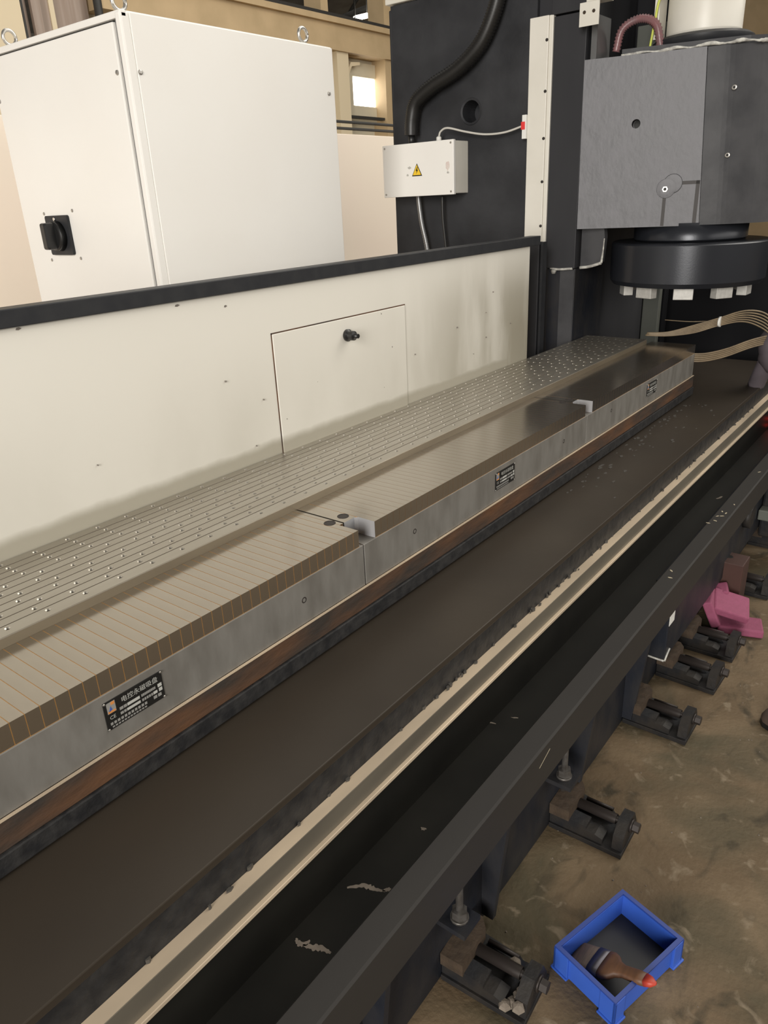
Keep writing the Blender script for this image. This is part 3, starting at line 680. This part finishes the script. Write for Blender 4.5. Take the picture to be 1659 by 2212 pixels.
fn = Vector((.115, -.433, 0)).normalized(); ang = math.atan2(.115, .433)
def face_box(u0, u1, z0, z1, d, name, mt, d0=-.002):
    a = onface(u0)+fn*d0; b_ = onface(u1)+fn*d0; c = onface(u1)+fn*d; e = onface(u0)+fn*d
    return MB().prism([(a.x, a.y), (b_.x, b_.y), (c.x, c.y), (e.x, e.y)], z0, z1).build(name, M[mt], hd)
M['groove'] = mat('dark_oily_groove', (.035, .03, .028), .6)
face_box(.755, .975, 1.508, 1.520, .0006, 'oil_groove', 'groove'); face_box(.945, .975, 1.366, 1.520, .0006, 'oil_groove', 'groove'); face_box(.695, .722, 1.366, 1.485, .0006, 'oil_groove', 'groove')
def face_disc(u, z, prof, name, mt, n=20):
    c = onface(u); g = MB().lathe(prof, (0, 0, 0), 'y', n)
    rot = Matrix.Rotation(ang, 4, 'Z'); g.v = [tuple((rot @ Vector(p))+Vector((c.x, c.y, z))) for p in g.v]
    return g.build(name, M[mt], hd)
face_disc(.44, 1.722, [(.0150, .054), (.0150, .050)], 'bore', 'ink')
face_disc(.715, 1.497, [(.034, 0), (.033, -.004), (.02, -.0055)], 'plug_boss', 'head'); face_disc(.765, 1.513, [(.034, 0), (.032, -.003), (.02, -.004)], 'plug_boss', 'head')
face_disc(.708, 1.495, [(.011, -.005), (.0105, -.008), (.007, -.008)], 'drain_plug', 'zinc', 6); face_disc(.708, 1.495, [(.0055, -.006), (.0055, -.0085)], 'plug_socket', 'ink')
for x, y, z in ((-.822, 3.097, 1.812), (-.818, 3.098, 1.598)):
    s_ = MB().lathe([(.0085, .004), (.0085, -.004), (.006, -.005)], (x, y, z), 'y', 12).build('plug_screw', M['zinc'], hd); MB().lathe([(.004, 0), (.004, -.0056)], (x, y, z), 'y', 8).build('screw_socket', M['ink'], s_)
# raised top plate with smeared sealant
tp = [(-1.21, 3.03), (-.90, 3.11), (-.80, 3.145), (-.72, 3.21), (-.67, 3.33), (-.655, 3.60), (-.655, 3.85), (-1.21, 3.85)]
MB().prism(tp, HT, HT+.026).build('top_plate', M['head_dark'], hd)
sl = MB(); pth = catmull([(-1.20, 3.0, HT+.002), (-1.05, 3.035, HT+.004), (-.90, 3.075, HT+.006), (-.80, 3.11, HT+.006), (-.72, 3.175, HT+.006), (-.665, 3.30, HT+.005)], 14)
sl.tube([p+Vector((0, random.uniform(-.001, .001), .0025*math.sin(p.x*60)+random.uniform(-.001, .001))) for p in pth], lambda t: .0065*(.75+.3*math.sin(t*37)), 7, smooth=True); sl.build('sealant_bead', M['sealant'], hd)
ct = Vector((-.972, 3.27, 0))
ck = thing('face_milling_cutter', 'large round black face milling cutter with pale inserts', 'cutter', (ct.x, ct.y, 1.1))
MB().lathe([(.214, HB+.01), (.214, 1.312), (.205, 1.304)], ct, n=64).build('spindle_collar', M['cutter'], ck)
MB().lathe([(.292, 1.304), (.299, 1.297), (.297, 1.160), (.284, 1.142), (.20, 1.140)], ct, n=80).build('cutter_body', M['cutter'], ck)
for k in range(10):
    a = 2*PI*k/10+math.radians(-73.5)
    g = MB().box(.215, .252, -.036, .036, 1.098, 1.142, .002); rot = Matrix.Rotation(a, 4, 'Z'); g.v = [tuple(rot @ Vector(p)+ct) for p in g.v]
    g.build('insert', M['insert'], ck)
mo = thing('spindle_motor', 'cream cylindrical spindle motor on a black flange above the head', 'motor', (-.998, 3.28, HT+.03))
mc = Vector((-1.0, 3.27, 0))
MB().lathe([(.176, HT+.024), (.176, HT+.050), (.160, HT+.060)], mc, n=48).build('motor_flange', M['black'], mo)
MB().lathe([(.126, HT+.058), (.130, HT+.072), (.130, 2.75)], mc, n=48).build('motor_body', M['cream'], mo)
MB().box(mc.x-.150, mc.x-.132, 3.16, 3.24, HT+.06, 2.7, .002).build('terminal_strip', M['cream'], mo)
eb = thing('drive_housing', 'black drive housing in the dark behind the pink tube', 'housing', (-1.3, 3.6, HT))
MB().box(-1.33, -1.10, 3.45, 3.85, HT, 2.55, .006).build('housing_body', M['darkguard'], eb)
MB().box(-1.30, -1.18, 3.40, 3.45, HT, 2.10, .004).build('housing_cover', M['greypost'], eb)
MB().box(-1.318, -1.296, 3.0, 3.12, HT, 2.09).build('side_bracket', M['flexmetal'], eb)
tag(MB().tube(catmull([(-1.27, 3.12, 1.98), (-1.25, 3.12, 2.05), (-1.19, 3.13, 2.075), (-1.13, 3.13, 2.05), (-1.105, 3.13, 1.975)], 14), .016, 12, rib=.74).build('air_tube', M['hose_pink']), 'smoky pink ribbed tube arching above the spindle head', 'tube')
tag(MB().tube(catmull([(-1.15, 3.14, 1.97), (-1.138, 3.14, 2.06), (-1.125, 3.14, 2.13), (-1.09, 3.16, 2.18), (-1.02, 3.18, 2.30)], 8), .0045, 7).build('earth_wire', M['wire_green']), 'thin yellow green wire rising beside the cream motor', 'wire')
ab = thing('angle_bracket', 'cream folded bracket with two holes at the top of the guideway', 'bracket', (-1.29, 2.93, 2.05))
MB().box(-1.335, -1.262, 2.925, 2.929, 2.045, 2.118).build('flange_plate', M['cream'], ab)
MB().box(-1.312, -1.235, 2.925, 2.985, 2.118, 2.3, .002).build('box_section', M['cream'], ab)
for x in (-1.317, -1.282): MB().lathe([(.006, 0), (.0055, -.002)], (x, 2.925, 2.088), 'y', 10).build('hole_screw', M['pad_rust'], ab)

# ------------------------------------------------------------------ terminal box and cables on the column
bx0, bx1, by0, bz0, bz1 = -2.215, -1.846, 2.885, 1.514, 1.724
tbx = thing('terminal_box', 'small cream terminal box with yellow warning triangle on the column', 'electrical box', ((bx0+bx1)/2, 2.94, bz0))
MB().box(bx0+.006, bx1, by0+.012, 3.0, bz0+.004, bz1-.004, .003).build('box_body', M['cream'], tbx)
lid = MB().box(bx0, bx1+.002, by0-.004, by0+.012, bz0, bz1, .002).build('lid', M['cab'], tbx)
for x in (bx0+.012, bx1-.012):
    for z in (bz0+.012, bz1-.012): MB().lathe([(.0045, 0), (.004, -.002)], (x, by0-.004, z), 'y', 10).build('screw', M['zinc'], lid)
tx, tz, s = -2.031, 1.616, .026
def tri(s_): return [(tx-s_, tz-s_*.82), (tx+s_, tz-s_*.82), (tx, tz+s_*1.05)]
MB().prism(tri(.0265), by0-.0052, by0-.0038, 'y').build('warning_border', M['ink'], lid)
MB().prism(tri(.0215), by0-.0058, by0-.005, 'y').build('warning_field', M['yellow'], lid)
MB().prism([(tx+.002, tz+.014), (tx-.006, tz-.001), (tx-.001, tz-.001), (tx-.003, tz-.013), (tx+.006, tz+.003), (tx+.0015, tz+.003), (tx+.005, tz+.014)], by0-.0062, by0-.0055, 'y').build('warning_bolt', M['ink'], lid)
def scuff(x, z, a, b_, mt, sd):
    rd = random.Random(sd)
    MB().prism([(x+a*math.cos(t)*rd.uniform(.6, 1.1), z+b_*math.sin(t)*rd.uniform(.6, 1.1)) for t in [2*PI*k/12 for k in range(12)]], by0-.0046, by0-.0039, 'y').build('scuff_mark', M[mt], lid)
scuff(-2.070, 1.629, .010, .006, 'scuff', 3); scuff(-2.082, 1.600, .007, .005, 'scuff', 4); scuff(-1.874, 1.625, .011, .020, 'pinkmark', 5); scuff(-1.872, 1.600, .007, .005, 'scuff', 6)
MB().lathe([(.011, 0), (.011, .02), (.007, .024)], (-1.955, 2.94, bz1-.004), n=14).build('cable_gland', M['white'], tbx)
hs = thing('corrugated_conduit', 'thick black corrugated conduit curving down the column to the terminal box', 'conduit', (-2.12, 2.955, bz1))
hp = catmull([(-2.105, 2.95, 1.760), (-2.100, 2.95, 1.82), (-2.075, 2.95, 1.885), (-1.99, 2.95, 1.935), (-1.865, 2.95, 1.982), (-1.765, 2.95, 2.05), (-1.705, 2.95, 2.14), (-1.672, 2.95, 2.24), (-1.65, 2.95, 2.40)], 20)
MB().tube(hp, .032, 14, rib=.84).build('hose', M['hose'], hs)
MB().lathe([(.014, bz1-.006), (.014, 1.765)], (-2.105, 2.95, 0), n=14).build('hose_fitting', M['plastic_black'], hs)
tag(MB().tube(catmull([(-2.075, 2.95, 1.515), (-2.072, 2.95, 1.48), (-2.06, 2.95, 1.40), (-2.035, 2.955, 1.28), (-2.02, 2.96, 1.10)], 26), .0125, 10, rib=.82).build('flex_conduit', M['flexmetal']), 'ribbed metal flexible conduit hanging below the terminal box', 'conduit')
tag(MB().tube(catmull([(-1.948, 2.95, 1.515), (-1.946, 2.95, 1.42), (-1.936, 2.955, 1.30), (-1.92, 2.96, 1.10)], 8), .006, 8).build('black_cable', M['hose']), 'thin black cable hanging below the right of the terminal box', 'cable')
tag(MB().tube(catmull([(-1.955, 2.94, 1.742), (-1.945, 2.94, 1.762), (-1.91, 2.94, 1.772), (-1.83, 2.95, 1.752), (-1.74, 2.955, 1.735), (-1.65, 2.96, 1.735), (-1.568, 2.965, 1.752)], 10), .0042, 8).build('sensor_cable', M['wire_white']), 'thin white cable looping from terminal box to cream strip', 'cable')
sn = thing('limit_sensor', 'small white sensor block with red lamp behind the cream strip', 'sensor', (-1.565, 2.97, 1.70))
MB().box(-1.574, -1.556, 2.962, 3.0, 1.705, 1.79, .001).build('sensor_body', M['white'], sn)
MB().box(-1.577, -1.560, 2.959, 2.963, 1.738, 1.766, .001).build('sensor_lamp', M['red'], sn)

# ------------------------------------------------------------------ behind the cutter
bgd = thing('rear_guard', 'black sheet guard closing the machine behind the cutter', 'guard', (-1.2, 4.35, 0))
MB().box(-2.4, -1.30, 4.05, 4.12, 0, 2.2).build('tall_sheet', M['darkguard'], bgd)
MB().box(-1.42, .3, 4.30, 4.36, 0, 1.245).build('low_sheet', M['darkguard'], bgd)
tag(MB().box(-1.375, -1.29, 3.95, 3.99, .687, 1.08, .004).build('support_post', M['greypost']), 'pale grey green post standing in the dark behind the cutter', 'post')
def bundle(name_label, base, paths, r):
    t = thing('cable_bundle', name_label, 'cables', base, group='tan cables at the table end')
    for p in paths: MB().tube(catmull(p, 8), r, 7).build('cable', M['wire_tan'], t)
    return t
upc = []
for k in range(6):
    dx, dz = random.uniform(-.006, .006), (k-2.5)*.006
    upc.append([(-1.085+dx, 3.20, .925+.002*k), (-1.0, 3.215, .934+.5*dz), (-.905, 3.24, .956+dz), (-.82, 3.27, .985+dz), (-.74, 3.32, 1.005+1.4*dz), (-.675, 3.37, .985+2*dz), (-.62, 3.42, .93+2*dz)])
t = bundle('upper tied bundle of tan cables arching from the farthest chuck', (-1.08, 3.2, .92), upc, .0031)
MB().lathe([(.021, -.004), (.021, .004)], (-.815, 3.272, .986), 'x', 12).build('cable_tie', M['white'], t)
loc = []
for k in range(5):
    dz = (k-2)*.0075
    loc.append([(-.90, 3.20, .845+dz), (-.84, 3.225, .848+dz), (-.775, 3.27, .864+dz), (-.70, 3.34, .894+dz), (-.63, 3.42, .91+dz)])
bundle('lower flat bundle of tan cables leaving the chuck end', (-.9, 3.2, .84), loc, .0036)
ms = bmesh.new(); bmesh.ops.create_icosphere(ms, subdivisions=3, radius=1)
mb = MB(); mb.add([(-.640+v.co.x*.055*(1+.12*math.sin(7*v.co.z)), 3.46+v.co.y*.09, .868+v.co.z*.105*(1+.1*math.sin(5*v.co.x+1))) for v in ms.verts], [[v.index for v in f.verts] for f in ms.faces], True); ms.free()
slv = thing('cloth_sleeve', 'grey mauve cloth sleeve gathering the tan cables at right edge', 'cloth', (-.652, 3.46, .686))
mb.build('gathered_cloth', M['mauve'], slv)
MB().tube(catmull([(-.655, 3.46, .80), (-.672, 3.475, .75), (-.690, 3.50, .690)], 6), .035, 10).build('sleeve_tail', M['mauve'], slv)
tag(MB().tube(catmull([(-1.03, 3.25, .985), (-.93, 3.26, .982), (-.84, 3.27, .988)], 5), .0018, 6).build('loose_wire', M['wire_tan']), 'single thin loose wire above the cable bundle', 'wire')
lm = thing('indicator_module', 'dark module with small red lights in the chip tray', 'control module', (-.66, 3.9, .40))
MB().box(-.69, -.60, 3.86, 3.95, .401, .47, .004).build('module_body', M['darkguard'], lm)
for x, z in ((-.675, .452), (-.655, .446), (-.665, .418)): MB().lathe([(.006, 0), (.004, -.004)], (x, 3.86, z), 'y', 10).build('indicator_lamp', M['led'], lm)

# ------------------------------------------------------------------ things on the floor
BW, BL, BH = .145, .212, .066
bn = thing('storage_bin', 'open blue plastic parts bin holding a brush in dark oily residue', 'bin', (-.3165, 1.106, 0), math.atan2(.204, .060))
# local x = long side, y = short side
wl_ = MB(); hx, hy, tk = BL/2, BW/2, .005
for (x0, x1, y0, y1) in ((-hx, hx, -hy, -hy+tk), (-hx, hx, hy-tk, hy), (-hx, -hx+tk, -hy+tk, hy-tk), (hx-tk, hx, -hy+tk, hy-tk)): wl_.box(x0, x1, y0, y1, .003, BH-.004)
wl_.build('walls', M['blue'], bn)
rm = MB(); rw = .009
for (x0, x1, y0, y1) in ((-hx-.004, hx+.004, -hy-.004, -hy+rw-.004), (-hx-.004, hx+.004, hy-rw+.004, hy+.004), (-hx-.004, -hx+rw-.004, -hy+rw-.004, hy-rw+.004), (hx-rw+.004, hx+.004, -hy+rw-.004, hy-rw+.004)): rm.box(x0, x1, y0, y1, BH-.004, BH)
rm.build('rim', mat('blue_rim', (.022, .05, .24), .45), bn)
MB().box(-hx+.003, hx-.003, -hy+.003, hy-.003, .002, .0068).build('bottom', M['blue_in'], bn)
for sx in (-1, 1):
    for sy in (-1, 1):
        cp = MB().box(*sorted((sx*(hx-.026), sx*(hx+.005))), *sorted((sy*(hy-.001), sy*(hy+.005))), .004, BH-.004, .001); cp.box(*sorted((sx*(hx-.001), sx*(hx+.005))), *sorted((sy*(hy-.032), sy*(hy+.005))), .004, BH-.004, .001)
        cp.build('corner_pillar', M['blue'], bn)
        MB().box(*sorted((sx*(hx-.028), sx*(hx+.009))), *sorted((sy*(hy-.034), sy*(hy+.009))), 0, .0055, .002).build('foot', M['blue'], bn)
# hollow the pillars visually: inner lining walls
ln = MB()
for (x0, x1, y0, y1) in ((-hx+tk, hx-tk, -hy+tk, -hy+tk+.001), (-hx+tk, hx-tk, hy-tk-.001, hy-tk), (-hx+tk, -hx+tk+.001, -hy+tk, hy-tk), (hx-tk-.001, hx-tk, -hy+tk, hy-tk)): ln.box(x0, x1, y0, y1, .006, BH-.0035)
ln.build('lining', M['blue'], bn)

br = thing('paint_brush', 'stained wooden paint brush with red tip lying in the blue bin', 'brush', (-.345, 1.07, .01))
def brush_frame():
    a = Vector((-.386, 1.069, .014)); b_ = Vector((-.223, 1.050, .082)); d = (b_-a).normalized()
    s_ = d.cross(Vector((0, 0, 1))).normalized(); n_ = s_.cross(d); return a, d, s_, n_, (b_-a).length
a_, d_, s_, n_, Lb = brush_frame()
def brush_part(prof, name, mt):
    g = MB(); vv = []; ff = []; n = 12
    for (l, hw, ht) in prof:
        for k in range(n):
            an = 2*PI*k/n; cx = math.copysign(abs(math.cos(an))**.6, math.cos(an)); sx_ = math.copysign(abs(math.sin(an))**.6, math.sin(an))
            vv.append(a_+d_*l+s_*hw*cx+n_*ht*sx_)
    for j in range(len(prof)-1):
        for k in range(n): q_ = (k+1) % n; ff.append((j*n+k, j*n+q_, (j+1)*n+q_, (j+1)*n+k))
    ff += [tuple(range(n))[::-1], tuple(range((len(prof)-1)*n, len(prof)*n))]
    g.add(vv, ff, True); return g.build(name, M[mt], br)
brush_part([(-.010, .031, .004), (.0, .033, .007), (.040, .034, .009)], 'bristles', 'bristle')
brush_part([(.038, .035, .010), (.062, .035, .010)], 'ferrule', 'ferrule')
brush_part([(.061, .034, .009), (.074, .035, .0095), (.084, .030, .0095), (.094, .018, .009), (.108, .013, .008), (.14, .0145, .0085), (Lb-.022, .013, .008)], 'handle', 'wood')
brush_part([(Lb-.0225, .0133, .0082), (Lb-.010, .010, .007), (Lb, .003, .002)], 'red_tip', 'redtip')

def foam(cx, cy, cz, sx, sy, sz, rx, ry, rz, label):
    g = MB().box(-sx/2, sx/2, -sy/2, sy/2, -sz/2, sz/2, .006)
    R_ = Matrix.Rotation(rz, 3, 'Z') @ Matrix.Rotation(ry, 3, 'Y') @ Matrix.Rotation(rx, 3, 'X')
    me = g.mesh('foam_piece', M['foam']); o = link('foam_piece', me); me.transform(R_.to_4x4()); o.location = (cx, cy, cz)
    tag(o, label, 'foam', 'pink foam pieces')
foam(-.446, 2.600, .016, .15, .10, .03, 0, 0, .30, 'flat pink foam piece lying lowest on the floor')
foam(-.487, 2.605, .085, .125, .11, .032, .30, .26, .35, 'largest pink foam block tilted on top of the pile')
foam(-.541, 2.580, .072, .035, .11, .11, .1, -.40, .15, 'pink foam strip leaning left of the tilted block')
foam(-.532, 2.660, .085, .055, .06, .085, .25, -.3, .3, 'small pink foam end sticking up at the back of the pile')
rb = thing('primer_box', 'red brown primed steel box on the floor behind the pink foam', 'box', (-.545, 2.74, 0))
MB().box(-.598, -.482, 2.70, 2.80, 0, .205, .003).build('box_body', M['redbox'], rb)
MB().lathe([(.014, 0), (.013, .002)], (-.545, 2.755, .2045), n=14).build('box_hole', M['ink'], rb)
gm = thing('drive_unit', 'dark drive unit with grey terminal at the right picture edge', 'motor', (-.53, 3.2, 0))
MB().box(-.546, -.40, 3.24, 3.34, .10, .36, .01).build('drive_body', M['pad'], gm)
MB().box(-.545, -.50, 3.18, 3.24, .20, .245, .004).build('terminal_block', M['greypost'], gm)
MB().lathe([(.045, 0), (.045, .025)], (-.547, 2.95, .30), 'x', 20).build('shaft_boss', M['pad'], gm)
tp_ = thing('shoe', 'brown worn shoe tip at the right picture edge on the floor', 'shoe', (-.12, 2.105, 0))
M['leather'] = mat('brown_leather', (.10, .07, .055), .5, var=(.05, .035, .03), scale=20, amt=.6)
secs = [(-.262, .010, .024), (-.252, .028, .040), (-.23, .040, .048), (-.20, .046, .052), (-.16, .045, .066), (-.12, .040, .088), (-.09, .036, .102), (-.05, .034, .100), (-.02, .033, .104), (.005, .030, .106), (.012, .022, .100)]
g = MB(); vv = []; ff = []; n = 14
for (x, hw, h) in secs:
    for k in range(n):
        a = PI*k/(n-1); vv.append((x, 2.105+hw*math.copysign(abs(math.cos(a))**.7, math.cos(a)), .012+(h-.012)*max(0., math.sin(a))**.75))
for j in range(len(secs)-1):
    for k in range(n-1): ff.append((j*n+k, j*n+k+1, (j+1)*n+k+1, (j+1)*n+k))
ff += [tuple(range(n)), tuple(range((len(secs)-1)*n, len(secs)*n))]
g.add(vv, ff, True); g.build('upper', M['leather'], tp_)
out = [(x, 2.105+hw+.003) for x, hw, h in secs]+[(x, 2.105-hw-.003) for x, hw, h in secs[::-1]]
MB().prism(out[::-1], 0, .014).build('sole', M['plastic_black'], tp_)
MB().prism([(-.055+.045*math.cos(2*PI*k/16), 2.105+.022*math.sin(2*PI*k/16)) for k in range(16)], .09, .108).build('shoe_opening', M['ink'], tp_)
for x in (-.15, -.135, -.12): MB().tube([(x, 2.085, .075-(x+.12)*.9*-1-.0), (x, 2.105, .082+(x+.12)*.7+.006), (x, 2.125, .075+(x+.12)*.9)], .0025, 6).build('lace', M['ink'], tp_)

db = MB()
for k in range(60):
    x = random.uniform(-.58, .1); y = random.uniform(.8, 3.0); s = random.uniform(.001, .003)
    db.lathe([(s, 0), (s*.6, s*.8)], (x, y, 0), n=5, smooth=False)
o = db.build('floor_grit', M['smear']); o['kind'] = 'stuff'; tag(o, 'pale grit and chips scattered over the concrete floor', 'grit')
